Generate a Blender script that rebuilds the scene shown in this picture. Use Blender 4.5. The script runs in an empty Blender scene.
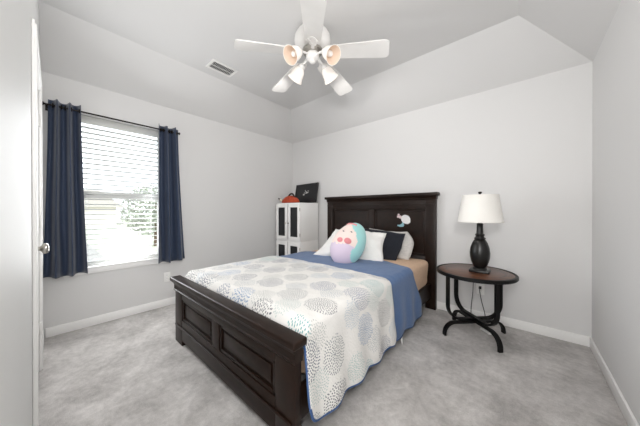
import bpy, bmesh, math, random
from mathutils import Vector, Matrix, noise
random.seed(7)
D = bpy.data
SC = bpy.context.scene
COL = SC.collection
PI = math.pi
R = math.radians

# ------------------------------------------------------------------ camera
FPX, YAW, PITCH, CY, CAMH = 234.952, 40.836, -0.189, 211.369, 1.169
cam_d = D.cameras.new('camera')
cam = D.objects.new('camera', cam_d)
COL.objects.link(cam)
cam_d.sensor_fit = 'HORIZONTAL'
cam_d.sensor_width = 36.0
cam_d.lens = FPX / 640 * 36.0
cam_d.shift_y = (CY - 213.0) / 640
cam_d.clip_start = 0.02
cam.location = (0, 0, CAMH)
cam.rotation_euler = (R(90 + PITCH), 0, R(YAW))
SC.camera = cam

# ------------------------------------------------------------------ world, sun, lights, exposure
w = D.worlds.new('world')
SC.world = w
w.use_nodes = True
bg = w.node_tree.nodes['Background']
bg.inputs[0].default_value = (0.90, 0.95, 1.0, 1)
bg.inputs[1].default_value = 2.6

sun_d = D.lights.new('sun', 'SUN')
sun_d.energy = 2.6
sun_d.angle = R(1.5)
sun = D.objects.new('sun', sun_d)
COL.objects.link(sun)
sun.rotation_euler = Vector((-0.62, 0.28, -0.80)).to_track_quat('-Z', 'Y').to_euler()


def area(name, loc, target, sx, sy, power, color=(1, 1, 1)):
    d = D.lights.new(name, 'AREA')
    d.shape = 'RECTANGLE'
    d.size, d.size_y = sx, sy
    d.energy = power
    d.color = color
    o = D.objects.new(name, d)
    COL.objects.link(o)
    o.location = loc
    o.rotation_euler = (Vector(target) - Vector(loc)).to_track_quat('-Z', 'Y').to_euler()
    return o


area('daylight_at_window', (-3.285, 0.53, 1.36), (-1.5, 0.95, 1.1), 0.60, 1.45, 20, (0.97, 0.985, 1.0))
area('camera_side_fill', (-0.07, -1.50, 1.30), (-0.45, 1.7, 0.2), 0.9, 1.6, 36, (1.0, 0.995, 0.99))  # soft room fill added behind the camera, no fixture there
area('bounced_flash', (0.20, -0.04, 1.80), (-2.7, 1.0, 2.75), 0.35, 0.35, 27, (1.0, 0.995, 0.99))

SC.view_settings.view_transform = 'Standard'
SC.view_settings.look = 'None'
SC.view_settings.gamma = 1.0
SC.view_settings.use_curve_mapping = False
SC.view_settings.exposure = 0.27

# ------------------------------------------------------------------ helpers


def s2l(c):
    return c / 12.92 if c <= 0.04045 else ((c + 0.055) / 1.055) ** 2.4


def hexc(h):
    h = h.lstrip('#')
    return tuple(s2l(int(h[i:i + 2], 16) / 255) for i in (0, 2, 4)) + (1,)


def nd(nt, t, **kw):
    n = nt.nodes.new(t)
    for k, v in kw.items():
        setattr(n, k, v)
    return n


def material(name, col, rough=0.6, metal=0.0, noise_scale=None, noise_amt=0.06, bump_scale=None,
             bump=0.1, bump_dist=0.002, spec=0.5, sheen=0.0, coat=0.0):
    m = D.materials.new(name)
    m.use_nodes = True
    nt = m.node_tree
    b = nt.nodes['Principled BSDF']
    c = hexc(col) if isinstance(col, str) else col
    b.inputs['Base Color'].default_value = c
    b.inputs['Roughness'].default_value = rough
    b.inputs['Metallic'].default_value = metal
    b.inputs['Specular IOR Level'].default_value = spec
    b.inputs['Sheen Weight'].default_value = sheen
    b.inputs['Coat Weight'].default_value = coat
    tc = nd(nt, 'ShaderNodeTexCoord')
    if noise_scale:
        n = nd(nt, 'ShaderNodeTexNoise')
        n.inputs['Scale'].default_value = noise_scale
        n.inputs['Detail'].default_value = 5
        nt.links.new(tc.outputs['Object'], n.inputs['Vector'])
        r = nd(nt, 'ShaderNodeValToRGB')
        lo = tuple(max(0, x * (1 - noise_amt)) for x in c[:3]) + (1,)
        hi = tuple(min(1, x * (1 + noise_amt)) for x in c[:3]) + (1,)
        r.color_ramp.elements[0].position = 0.3
        r.color_ramp.elements[1].position = 0.7
        r.color_ramp.elements[0].color = lo
        r.color_ramp.elements[1].color = hi
        nt.links.new(n.outputs['Fac'], r.inputs['Fac'])
        nt.links.new(r.outputs['Color'], b.inputs['Base Color'])
    if bump_scale:
        n = nd(nt, 'ShaderNodeTexNoise')
        n.inputs['Scale'].default_value = bump_scale
        n.inputs['Detail'].default_value = 3
        nt.links.new(tc.outputs['Object'], n.inputs['Vector'])
        bp = nd(nt, 'ShaderNodeBump')
        bp.inputs['Strength'].default_value = bump
        bp.inputs['Distance'].default_value = bump_dist
        nt.links.new(n.outputs['Fac'], bp.inputs['Height'])
        nt.links.new(bp.outputs['Normal'], b.inputs['Normal'])
    return m


def B():
    return bmesh.new()


def merge(bm, t):
    me = D.meshes.new('tmp')
    t.to_mesh(me)
    t.free()
    bm.from_mesh(me)
    D.meshes.remove(me)


def box(bm, x0, x1, y0, y1, z0, z1, bev=0.0, seg=2, rot=None, piv=None, taper=None):
    t = bmesh.new()
    bmesh.ops.create_cube(t, size=1)
    for v in t.verts:
        v.co = Vector(((x0 + x1) / 2 + v.co.x * (x1 - x0), (y0 + y1) / 2 + v.co.y * (y1 - y0),
                       (z0 + z1) / 2 + v.co.z * (z1 - z0)))
    if taper:
        cx, cy = (x0 + x1) / 2, (y0 + y1) / 2
        for v in t.verts:
            if v.co.z < (z0 + z1) / 2:
                v.co.x = cx + (v.co.x - cx) * taper
                v.co.y = cy + (v.co.y - cy) * taper
    if bev:
        bmesh.ops.bevel(t, geom=t.edges[:], offset=bev, segments=seg, affect='EDGES', profile=0.5)
    if rot is not None:
        bmesh.ops.rotate(t, verts=t.verts, cent=piv or Vector(((x0 + x1) / 2, (y0 + y1) / 2, (z0 + z1) / 2)), matrix=rot)
    merge(bm, t)
    return bm


def lathe(bm, prof, c=(0, 0, 0), seg=32, mat=None):
    t = bmesh.new()
    rings = []
    for r, z in prof:
        if r < 1e-6:
            rings.append([t.verts.new((0, 0, z))])
        else:
            rings.append([t.verts.new((r * math.cos(2 * PI * k / seg), r * math.sin(2 * PI * k / seg), z)) for k in range(seg)])
    for a, b in zip(rings, rings[1:]):
        for k in range(seg):
            k2 = (k + 1) % seg
            if len(a) == 1 and len(b) == 1:
                continue
            if len(a) == 1:
                t.faces.new((a[0], b[k2], b[k]))
            elif len(b) == 1:
                t.faces.new((a[k], a[k2], b[0]))
            else:
                t.faces.new((a[k], a[k2], b[k2], b[k]))
    bmesh.ops.recalc_face_normals(t, faces=t.faces)
    if mat is not None:
        bmesh.ops.transform(t, matrix=mat, verts=t.verts)
    bmesh.ops.translate(t, verts=t.verts, vec=Vector(c))
    merge(bm, t)
    return bm


def sweep(bm, pts, ru, rv=None, seg=10, up=Vector((0, 0, 1)), square=False, closed=False):
    """tube or flat bar along pts: ru across (side), rv along up"""
    rv = rv or ru
    pts = [Vector(p) for p in pts]
    t = bmesh.new()
    rings = []
    n = len(pts)
    last = None
    for i, p in enumerate(pts):
        if closed:
            d = (pts[(i + 1) % n] - pts[i - 1]).normalized()
        else:
            d = (pts[min(i + 1, n - 1)] - pts[max(i - 1, 0)]).normalized()
        s = d.cross(up)
        if s.length < 1e-3:
            s = last or d.cross(Vector((1, 0.3, 0)))
        s.normalize()
        last = s
        u = s.cross(d).normalized()
        if square:
            offs = [(1, 1), (-1, 1), (-1, -1), (1, -1)]
        else:
            offs = [(math.cos(2 * PI * k / seg), math.sin(2 * PI * k / seg)) for k in range(seg)]
        rings.append([t.verts.new(p + s * (a * ru) + u * (b * rv)) for a, b in offs])
    m = len(rings[0])
    prs = list(zip(rings, rings[1:])) + ([(rings[-1], rings[0])] if closed else [])
    for a, b in prs:
        for k in range(m):
            t.faces.new((a[k], a[(k + 1) % m], b[(k + 1) % m], b[k]))
    if not closed:
        t.faces.new(rings[0][::-1])
        t.faces.new(rings[-1])
    bmesh.ops.recalc_face_normals(t, faces=t.faces)
    if square:
        pass
    merge(bm, t)
    return bm


def prism(bm, poly, axis, a0, a1):
    """extrude 2D polygon: axis 'x' -> poly is (y,z); 'y' -> (x,z); 'z' -> (x,y)"""
    t = bmesh.new()
    f = {'x': lambda p, a: (a, p[0], p[1]), 'y': lambda p, a: (p[0], a, p[1]), 'z': lambda p, a: (p[0], p[1], a)}[axis]
    A = [t.verts.new(f(p, a0)) for p in poly]
    Bv = [t.verts.new(f(p, a1)) for p in poly]
    n = len(poly)
    for k in range(n):
        t.faces.new((A[k], A[(k + 1) % n], Bv[(k + 1) % n], Bv[k]))
    t.faces.new(A[::-1])
    t.faces.new(Bv)
    bmesh.ops.recalc_face_normals(t, faces=t.faces)
    merge(bm, t)
    return bm


def sphere(bm, c, r, sx=1, sy=1, sz=1, seg=20):
    t = bmesh.new()
    bmesh.ops.create_uvsphere(t, u_segments=seg, v_segments=max(8, seg // 2), radius=r)
    for v in t.verts:
        v.co = Vector((v.co.x * sx + c[0], v.co.y * sy + c[1], v.co.z * sz + c[2]))
    merge(bm, t)
    return bm


ORG = {}


def obj(name, bm, mats, parent=None, smooth=40, local=False, label=None):
    """one mesh object; world coordinates unless local (then the parent's frame)"""
    if parent is not None and not local:
        o0 = ORG.get(parent.name, Vector((0, 0, 0)))
        bmesh.ops.translate(bm, verts=bm.verts, vec=-o0)
    me = D.meshes.new(name)
    bm.to_mesh(me)
    bm.free()
    o = D.objects.new(name, me)
    COL.objects.link(o)
    for m in (mats if isinstance(mats, (list, tuple)) else [mats]):
        me.materials.append(m)
    if smooth:
        me.shade_smooth()
        me.set_sharp_from_angle(angle=R(smooth))
    if parent is not None:
        o.parent = parent
        ORG[o.name] = ORG.get(parent.name, Vector((0, 0, 0)))
    if label:
        o['label'] = label
    return o


def thing(name, label, cat, loc=(0, 0, 0), rotz=0, group=None):
    o = D.objects.new(name, None)
    o.empty_display_size = 0.1
    COL.objects.link(o)
    o.location = loc
    o.rotation_euler = (0, 0, rotz)
    o['label'] = label
    o['category'] = cat
    if group:
        o['group'] = group
    ORG[o.name] = Vector(loc)
    return o


def tag(o, label, cat, group=None):
    o['label'] = label
    o['category'] = cat
    if group:
        o['group'] = group
    return o


def struct(name, bm, mats, parent=None, smooth=30, local=False, label=None):
    o = obj(name, bm, mats, parent, smooth, local)
    if parent is None:
        o['kind'] = 'structure'
    if label:
        o['label'] = label
    return o


# ------------------------------------------------------------------ materials
M_wall = material('wall_paint', '#dedddc', 0.72, bump_scale=90, bump=0.06, bump_dist=0.001, spec=0.3)
M_near = material('wall_paint_satin', '#dddddb', 0.55, bump_scale=60, bump=0.03, bump_dist=0.0006, spec=0.28)
M_ceil = material('ceiling_paint', '#dcdbda', 0.85, bump_scale=110, bump=0.10, bump_dist=0.001, spec=0.2)
M_trim = material('trim_white', '#f8f7f5', 0.35, spec=0.5)
M_vinyl = material('window_vinyl', '#e6e6e4', 0.4)
M_blind = material('blind_white', '#f4f4f2', 0.45)
M_nickel = material('brushed_nickel', '#b9b5ae', 0.28, metal=1.0)
M_white_metal = material('white_metal', '#f0efec', 0.35)
nt = M_blind.node_tree
tl = nd(nt, 'ShaderNodeBsdfTranslucent'); tl.inputs[0].default_value = hexc('#f4f4f2')
ms = nd(nt, 'ShaderNodeMixShader'); ms.inputs[0].default_value = 0.6
nt.links.new(nt.nodes['Principled BSDF'].outputs[0], ms.inputs[1]); nt.links.new(tl.outputs[0], ms.inputs[2])
nt.links.new(ms.outputs[0], nt.nodes['Material Output'].inputs[0])
M_rod = material('dark_bronze', '#26211e', 0.35, metal=0.7)
M_espresso = material('espresso_wood', '#20140e', 0.38, noise_scale=14, noise_amt=0.30, spec=0.22)
M_cabwhite = material('cabinet_white', '#faf9f7', 0.4)
M_cabblack = material('black_mesh_panel', '#15171b', 0.5, noise_scale=60, noise_amt=0.4)
M_black = material('black_satin', '#0d0c0c', 0.35)
M_iron = material('black_iron', '#090808', 0.42, noise_scale=30, noise_amt=0.2, spec=0.28)
M_curtain = material('navy_curtain', '#2b3952', 0.62, noise_scale=260, noise_amt=0.18, bump_scale=300, bump=0.15, bump_dist=0.0006, sheen=0.25)
M_peach = material('peach_sheet', '#dcbca0', 0.8, noise_scale=40, noise_amt=0.06, bump_scale=30, bump=0.25, bump_dist=0.006)
M_boxspring = material('grey_ticking', '#6e6c6a', 0.9, bump_scale=200, bump=0.2)
M_blue = material('blue_coverlet', '#4a6792', 0.85, noise_scale=90, noise_amt=0.10, bump_scale=75, bump=0.5, bump_dist=0.004, sheen=0.2)
M_binding = material('blue_binding', '#3d5a88', 0.8)
M_pwhite = material('pillow_white', '#f1efec', 0.9, bump_scale=22, bump=0.35, bump_dist=0.01, sheen=0.1)
M_pgrey = material('pillow_grey', '#cfccc8', 0.9, noise_scale=60, noise_amt=0.10, bump_scale=22, bump=0.3, bump_dist=0.01)
M_pnavy = material('pillow_navy', '#171a24', 0.9, bump_scale=22, bump=0.3, bump_dist=0.01, sheen=0.1)
M_shade = material('linen_shade', '#efece6', 0.9, noise_scale=220, noise_amt=0.03)
M_lampbase = material('lamp_black_bronze', '#0f0d0b', 0.32, noise_scale=18, noise_amt=0.4)
M_plate = material('outlet_plate', '#f3f2ef', 0.35)
M_slot = material('outlet_slot', '#4a4845', 0.5)
M_orange = material('orange_cloth', '#b5482c', 0.85, noise_scale=25, noise_amt=0.25, bump_scale=25, bump=0.5, bump_dist=0.01)
M_brownstrap = material('brown_strap', '#2a1712', 0.6)
M_cream = material('cream_cloth', '#e6dcc6', 0.8)
M_board = material('black_board', '#17171a', 0.35, noise_scale=30, noise_amt=0.3)
M_markwhite = material('white_marks', '#d9d9d6', 0.6)
M_fan = material('fan_white', '#f1efec', 0.38)
M_blade = material('fan_blade_white', '#e9e7e4', 0.45, noise_scale=8, noise_amt=0.03)
M_pink = material('plush_pale_pink', '#f0ddd6', 0.95, bump_scale=180, bump=0.4, bump_dist=0.002, sheen=0.4)
M_lilac = material('plush_lilac', '#d9c9dc', 0.95, bump_scale=180, bump=0.4, bump_dist=0.002, sheen=0.4)
M_teal = material('plush_turquoise', '#a3d8d6', 0.95, bump_scale=180, bump=0.4, bump_dist=0.002, sheen=0.4)
M_coral = material('plush_coral', '#df8d92', 0.95, sheen=0.3)
M_stickteal = material('sticker_teal', '#8fb9c4', 0.5)
M_stickwhite = material('sticker_white', '#e4e2e2', 0.5)
M_stickpink = material('sticker_pink', '#d8c3c4', 0.5)

# carpet
M_carpet = D.materials.new('carpet')
M_carpet.use_nodes = True
nt = M_carpet.node_tree
b = nt.nodes['Principled BSDF']
b.inputs['Roughness'].default_value = 1.0
b.inputs['Specular IOR Level'].default_value = 0.05
b.inputs['Sheen Weight'].default_value = 0.15
tc = nd(nt, 'ShaderNodeTexCoord')
n1 = nd(nt, 'ShaderNodeTexNoise'); n1.inputs['Scale'].default_value = 3.2; n1.inputs['Detail'].default_value = 6; n1.inputs['Roughness'].default_value = 0.62
n1.inputs['Distortion'].default_value = 0.2
n2 = nd(nt, 'ShaderNodeTexNoise'); n2.inputs['Scale'].default_value = 26; n2.inputs['Detail'].default_value = 6; n2.inputs['Roughness'].default_value = 0.7
n3 = nd(nt, 'ShaderNodeTexNoise'); n3.inputs['Scale'].default_value = 240; n3.inputs['Detail'].default_value = 2
for n in (n1, n2, n3):
    nt.links.new(tc.outputs['Object'], n.inputs['Vector'])
def mth(nt, op, a, b=None, c=None):
    n = nd(nt, 'ShaderNodeMath', operation=op)
    for i, x in enumerate((a, b, c)):
        if x is None:
            continue
        if isinstance(x, (int, float)):
            n.inputs[i].default_value = x
        else:
            nt.links.new(x, n.inputs[i])
    return n.outputs[0]
mix = mth(nt, 'ADD', mth(nt, 'MULTIPLY', n1.outputs['Fac'], 0.54), mth(nt, 'ADD', mth(nt, 'MULTIPLY', n2.outputs['Fac'], 0.30), mth(nt, 'MULTIPLY', n3.outputs['Fac'], 0.20)))
rp = nd(nt, 'ShaderNodeValToRGB')
rp.color_ramp.elements[0].position = 0.40
rp.color_ramp.elements[0].color = hexc('#a19d9a')
rp.color_ramp.elements[1].position = 0.66
rp.color_ramp.elements[1].color = hexc('#dfdbd8')
nt.links.new(mix, rp.inputs['Fac'])
nt.links.new(rp.outputs['Color'], b.inputs['Base Color'])
bp = nd(nt, 'ShaderNodeBump'); bp.inputs['Strength'].default_value = 0.6; bp.inputs['Distance'].default_value = 0.01
nt.links.new(mth(nt, 'ADD', n3.outputs['Fac'], n2.outputs['Fac']), bp.inputs['Height'])
nt.links.new(bp.outputs['Normal'], b.inputs['Normal'])

# quilt: scattered round bursts of dashes on white, drawn in cloth metres (UV)
M_quilt = D.materials.new('quilt_burst_print')
M_quilt.use_nodes = True
nt = M_quilt.node_tree
b = nt.nodes['Principled BSDF']
b.inputs['Roughness'].default_value = 0.9
b.inputs['Sheen Weight'].default_value = 0.1
tc = nd(nt, 'ShaderNodeTexCoord')
acc = None
base_col = nd(nt, 'ShaderNodeRGB'); base_col.outputs[0].default_value = hexc('#e2e0dc')
prev = base_col.outputs[0]
for (sc, off, cols, rad) in ((3.75, (0.13, 0.31, 0), ('#1d3058', '#454a55', '#4a78a8', '#666e74', '#64a0a2', '#284274'), 0.112),
                             (3.75, (0.263, 0.443, 0), ('#9aa0a4', '#a9b9b6', '#9fafbd', '#adb0ad', '#a4bcb8', '#9aa2aa'), 0.095)):
    mp = nd(nt, 'ShaderNodeMapping')
    mp.inputs['Location'].default_value = off
    nt.links.new(tc.outputs['UV'], mp.inputs['Vector'])
    vo = nd(nt, 'ShaderNodeTexVoronoi', voronoi_dimensions='2D')
    vo.inputs['Scale'].default_value = sc
    vo.inputs['Randomness'].default_value = 0.35
    nt.links.new(mp.outputs['Vector'], vo.inputs['Vector'])
    sub = nd(nt, 'ShaderNodeVectorMath', operation='SUBTRACT')
    nt.links.new(mp.outputs['Vector'], sub.inputs[0])
    nt.links.new(vo.outputs['Position'], sub.inputs[1])
    sx = nd(nt, 'ShaderNodeSeparateXYZ'); nt.links.new(sub.outputs['Vector'], sx.inputs[0])
    X, Y = sx.outputs[0], sx.outputs[1]
    r = mth(nt, 'SQRT', mth(nt, 'ADD', mth(nt, 'MULTIPLY', X, X), mth(nt, 'MULTIPLY', Y, Y)))
    ang = mth(nt, 'ARCTAN2', Y, X)
    DR = 0.0130
    ri = mth(nt, 'FLOOR', mth(nt, 'DIVIDE', r, DR))
    rf0 = mth(nt, 'SUBTRACT', mth(nt, 'FRACT', mth(nt, 'DIVIDE', r, DR)), 0.5)
    cnt = mth(nt, 'ADD', mth(nt, 'MULTIPLY', ri, 5.0), 5.0)
    au = mth(nt, 'ADD', mth(nt, 'MULTIPLY', mth(nt, 'DIVIDE', ang, 2 * PI), cnt), mth(nt, 'MULTIPLY', mth(nt, 'MULTIPLY', ri, ri), 0.37))
    wn = nd(nt, 'ShaderNodeTexWhiteNoise', noise_dimensions='2D')
    cx_ = nd(nt, 'ShaderNodeCombineXYZ'); nt.links.new(mth(nt, 'FLOOR', au), cx_.inputs[0]); nt.links.new(ri, cx_.inputs[1])
    nt.links.new(cx_.outputs[0], wn.inputs['Vector'])
    rf = mth(nt, 'ADD', rf0, mth(nt, 'MULTIPLY', mth(nt, 'SUBTRACT', wn.outputs['Value'], 0.5), 0.6))
    af = mth(nt, 'SUBTRACT', mth(nt, 'FRACT', au), 0.5)
    awid = mth(nt, 'MULTIPLY', mth(nt, 'DIVIDE', mth(nt, 'MULTIPLY', r, 2 * PI), cnt), af)
    rw = mth(nt, 'MULTIPLY', rf, DR)
    dash = mth(nt, 'ADD', mth(nt, 'POWER', mth(nt, 'DIVIDE', awid, 0.0033), 2.0), mth(nt, 'POWER', mth(nt, 'DIVIDE', rw, 0.0045), 2.0))
    mask = mth(nt, 'LESS_THAN', dash, 1.0)
    wob = nd(nt, 'ShaderNodeTexNoise'); wob.inputs['Scale'].default_value = 25
    nt.links.new(tc.outputs['UV'], wob.inputs['Vector'])
    edge = mth(nt, 'LESS_THAN', mth(nt, 'ADD', r, mth(nt, 'MULTIPLY', mth(nt, 'SUBTRACT', wob.outputs['Fac'], 0.5), 0.05)), rad - 0.012)
    mask = mth(nt, 'MULTIPLY', mask, edge)
    sc3 = nd(nt, 'ShaderNodeSeparateColor'); nt.links.new(vo.outputs['Color'], sc3.inputs[0])
    cr = nd(nt, 'ShaderNodeValToRGB')
    cr.color_ramp.interpolation = 'CONSTANT'
    els = cr.color_ramp.elements
    els[0].position = 0; els[0].color = hexc(cols[0])
    els[1].position = 1 / 6; els[1].color = hexc(cols[1])
    for k in range(2, 6):
        e = els.new(k / 6); e.color = hexc(cols[k])
    nt.links.new(sc3.outputs[0], cr.inputs['Fac'])
    mx = nd(nt, 'ShaderNodeMix', data_type='RGBA')
    nt.links.new(mask, mx.inputs[0])
    nt.links.new(prev, mx.inputs[6])
    nt.links.new(cr.outputs['Color'], mx.inputs[7])
    prev = mx.outputs[2]
nt.links.new(prev, b.inputs['Base Color'])
n3 = nd(nt, 'ShaderNodeTexNoise'); n3.inputs['Scale'].default_value = 38; n3.inputs['Detail'].default_value = 2; n3.inputs['Distortion'].default_value = 1.0
nt.links.new(tc.outputs['UV'], n3.inputs['Vector'])
bp = nd(nt, 'ShaderNodeBump'); bp.inputs['Strength'].default_value = 0.5; bp.inputs['Distance'].default_value = 0.006
nt.links.new(n3.outputs['Fac'], bp.inputs['Height'])
nt.links.new(bp.outputs['Normal'], b.inputs['Normal'])

# table top: stained wood with grain and a darker inlay ring
M_tabletop = D.materials.new('stained_table_wood')
M_tabletop.use_nodes = True
nt = M_tabletop.node_tree
b = nt.nodes['Principled BSDF']
b.inputs['Roughness'].default_value = 0.28
tc = nd(nt, 'ShaderNodeTexCoord')
mp = nd(nt, 'ShaderNodeMapping'); mp.inputs['Scale'].default_value = (3, 26, 3)
nt.links.new(tc.outputs['Object'], mp.inputs['Vector'])
n = nd(nt, 'ShaderNodeTexNoise'); n.inputs['Scale'].default_value = 2.2; n.inputs['Detail'].default_value = 6
nt.links.new(mp.outputs['Vector'], n.inputs['Vector'])
rp = nd(nt, 'ShaderNodeValToRGB')
rp.color_ramp.elements[0].position = 0.32; rp.color_ramp.elements[0].color = hexc('#3a2218')
rp.color_ramp.elements[1].position = 0.72; rp.color_ramp.elements[1].color = hexc('#7d5138')
nt.links.new(n.outputs['Fac'], rp.inputs['Fac'])
sx = nd(nt, 'ShaderNodeSeparateXYZ'); nt.links.new(tc.outputs['Object'], sx.inputs[0])
r = mth(nt, 'SQRT', mth(nt, 'ADD', mth(nt, 'MULTIPLY', sx.outputs[0], sx.outputs[0]), mth(nt, 'MULTIPLY', sx.outputs[1], sx.outputs[1])))
ring = mth(nt, 'LESS_THAN', mth(nt, 'ABSOLUTE', mth(nt, 'SUBTRACT', r, 0.235)), 0.006)
mx = nd(nt, 'ShaderNodeMix', data_type='RGBA')
nt.links.new(mth(nt, 'MULTIPLY', ring, 0.7), mx.inputs[0])
nt.links.new(rp.outputs['Color'], mx.inputs[6])
mx.inputs[7].default_value = hexc('#1c110c')
nt.links.new(mx.outputs[2], b.inputs['Base Color'])

# glass pane: clear with a fresnel sheen
M_glass = D.materials.new('window_glass')
M_glass.use_nodes = True
nt = M_glass.node_tree
nt.nodes.remove(nt.nodes['Principled BSDF'])
tr = nd(nt, 'ShaderNodeBsdfTransparent'); tr.inputs[0].default_value = (0.97, 0.98, 0.98, 1)
gl = nd(nt, 'ShaderNodeBsdfGlossy'); gl.inputs['Roughness'].default_value = 0.02
fr = nd(nt, 'ShaderNodeFresnel'); fr.inputs['IOR'].default_value = 1.3
ms = nd(nt, 'ShaderNodeMixShader')
nt.links.new(fr.outputs[0], ms.inputs[0]); nt.links.new(tr.outputs[0], ms.inputs[1]); nt.links.new(gl.outputs[0], ms.inputs[2])
nt.links.new(ms.outputs[0], nt.nodes['Material Output'].inputs[0])

# frosted fan glass: white outside, warm tinted inside
def frosted(name, col, trans, emis=0.0):
    m = D.materials.new(name)
    m.use_nodes = True
    nt = m.node_tree
    b = nt.nodes['Principled BSDF']
    b.inputs['Base Color'].default_value = hexc(col)
    b.inputs['Roughness'].default_value = 0.35
    b.inputs['Emission Color'].default_value = hexc(col)
    b.inputs['Emission Strength'].default_value = emis
    tl = nd(nt, 'ShaderNodeBsdfTranslucent'); tl.inputs[0].default_value = hexc(col)
    ms = nd(nt, 'ShaderNodeMixShader'); ms.inputs[0].default_value = trans
    nt.links.new(b.outputs[0], ms.inputs[1]); nt.links.new(tl.outputs[0], ms.inputs[2])
    nt.links.new(ms.outputs[0], nt.nodes['Material Output'].inputs[0])
    return m
M_frost = frosted('frosted_glass_white', '#f8f6f2', 0.35, 0.45)
M_frostin = frosted('frosted_glass_amber', '#f0dccb', 0.35)

# outside
M_grass = material('lawn', '#a5a898', 0.95, noise_scale=3, noise_amt=0.3)
M_conc = material('concrete', '#cfcbc4', 0.9, noise_scale=5, noise_amt=0.06)
M_asphalt = material('driveway', '#8a8884', 0.9, noise_scale=8, noise_amt=0.1)
M_leaf = material('leaf', '#a4a99b', 0.7, noise_scale=3, noise_amt=0.4)
M_bark = material('bark', '#6d5c4c', 0.9)
M_house = material('house_siding', '#d9d3c8', 0.8)
M_roof = material('house_roof', '#a8a39c', 0.9, noise_scale=10, noise_amt=0.2)
M_winblue = material('house_window', '#56606a', 0.2)

# ------------------------------------------------------------------ room shell
XR, XL, YH, HC, DS, HW = 0.447, -3.316, 3.04, 2.793, 0.478, 2.44
NEAR_A = -0.0080          # the closet wall runs a touch off square
struct('floor', box(B(), XL - 0.14, XR + 0.12, -1.72, YH + 0.12, -0.1, 0.0), M_carpet)

WY0, WY1, WZ0, WZ1 = 0.13, 0.93, 0.590, 2.125
bm = B()
box(bm, XL - 0.14, XL, -0.16, WY0, 0, HW)
box(bm, XL - 0.14, XL, WY1, YH + 0.12, 0, HW)
box(bm, XL - 0.14, XL, WY0, WY1, 0, WZ0)
box(bm, XL - 0.14, XL, WY0, WY1, WZ1, HW)
struct('wall_left', bm, M_wall)
struct('wall_back', box(B(), XL, XR, YH, YH + 0.12, 0, HW), M_wall)
struct('wall_right', box(B(), XR, XR + 0.12, -1.72, YH + 0.12, 0, HW), M_wall)

# ceiling: flat centre, three sloped sides
bm = B()
YN = -0.15
V = [bm.verts.new(p) for p in [(XL, YN, HW), (XL, YH, HW), (XR, YH, HW), (XR, YN, HW),
                               (XL + DS, YN, HC), (XL + DS, YH - DS, HC), (XR - DS, YH - DS, HC), (XR - DS, YN, HC)]]
for f in ((0, 4, 5, 1), (1, 5, 6, 2), (2, 6, 7, 3), (4, 7, 6, 5)):
    bm.faces.new([V[i] for i in f])
bmesh.ops.recalc_face_normals(bm, faces=bm.faces)
for f in bm.faces:
    if f.normal.z > 0:
        f.normal_flip()
ceil = struct('ceiling', bm, M_ceil, smooth=None)
md = ceil.modifiers.new('thick', 'SOLIDIFY')
md.thickness = 0.12
md.offset = -1

# near wall with the closet door (local frame: origin at the corner, x towards the camera side)
nw_loc = Vector((XL, -0.040, 0))
nw_rot = math.atan(NEAR_A)
DX0, DX1, DZ = 0.672, 1.432, 2.03
bm = B()
box(bm, 0, DX0 - 0.018, -0.11, 0, 0, HC + 0.02)
box(bm, DX1 + 0.018, 2.72, -0.11, 0, 0, HC + 0.02)
box(bm, DX0 - 0.018, DX1 + 0.018, -0.11, 0, DZ + 0.018, HC + 0.02)
nw = struct('wall_near', bm, M_near)
nw.location = nw_loc
nw.rotation_euler = (0, 0, nw_rot)
# closet back so the door gap is closed
cb = struct('wall_closet', box(B(), DX0 - 0.1, DX1 + 0.1, -0.145, -0.112, 0, 2.2), M_wall)
cb.location = nw_loc
cb.rotation_euler = (0, 0, nw_rot)
# casing
def near_trim(name, bm, m=M_trim):
    o = struct(name, bm, m)
    o.location = nw_loc
    o.rotation_euler = (0, 0, nw_rot)
    return o
def casing_bm(x0, x1, z0, z1, vert=True):
    bm = B()
    box(bm, x0, x1, 0.0005, 0.012, z0, z1, 0.003)
    if vert:
        box(bm, x0 + 0.012 if x0 < 1 else x0 + 0.02, x1 - 0.02 if x0 < 1 else x1 - 0.012, 0.010, 0.018, z0, z1 - 0.012, 0.003)
    else:
        box(bm, x0 + 0.012, x1 - 0.012, 0.010, 0.018, z0 + 0.02, z1 - 0.012, 0.003)
    return bm
near_trim('trim_1', casing_bm(DX0 - 0.075, DX0 - 0.012, 0, DZ + 0.075))
near_trim('trim_2', casing_bm(DX1 + 0.012, DX1 + 0.075, 0, DZ + 0.075))
near_trim('trim_3', casing_bm(DX0 - 0.0115, DX1 + 0.0115, DZ + 0.012, DZ + 0.075, False))
bm = B()
box(bm, DX0 - 0.0175, DX0 - 0.003, -0.105, 0.0, 0, DZ + 0.003)
box(bm, DX1 + 0.003, DX1 + 0.0175, -0.105, 0.0, 0, DZ + 0.003)
box(bm, DX0 - 0.0175, DX1 + 0.0175, -0.105, 0.0, DZ + 0.003, DZ + 0.0175)
near_trim('trim_4', bm)
near_trim('baseboard_near', box(B(), 0.018, DX0 - 0.076, 0.0005, 0.014, 0, 0.088, 0.003))
near_trim('baseboard_near_hall', box(B(), DX1 + 0.076, 2.72, 0.0005, 0.014, 0, 0.088, 0.003))
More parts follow.
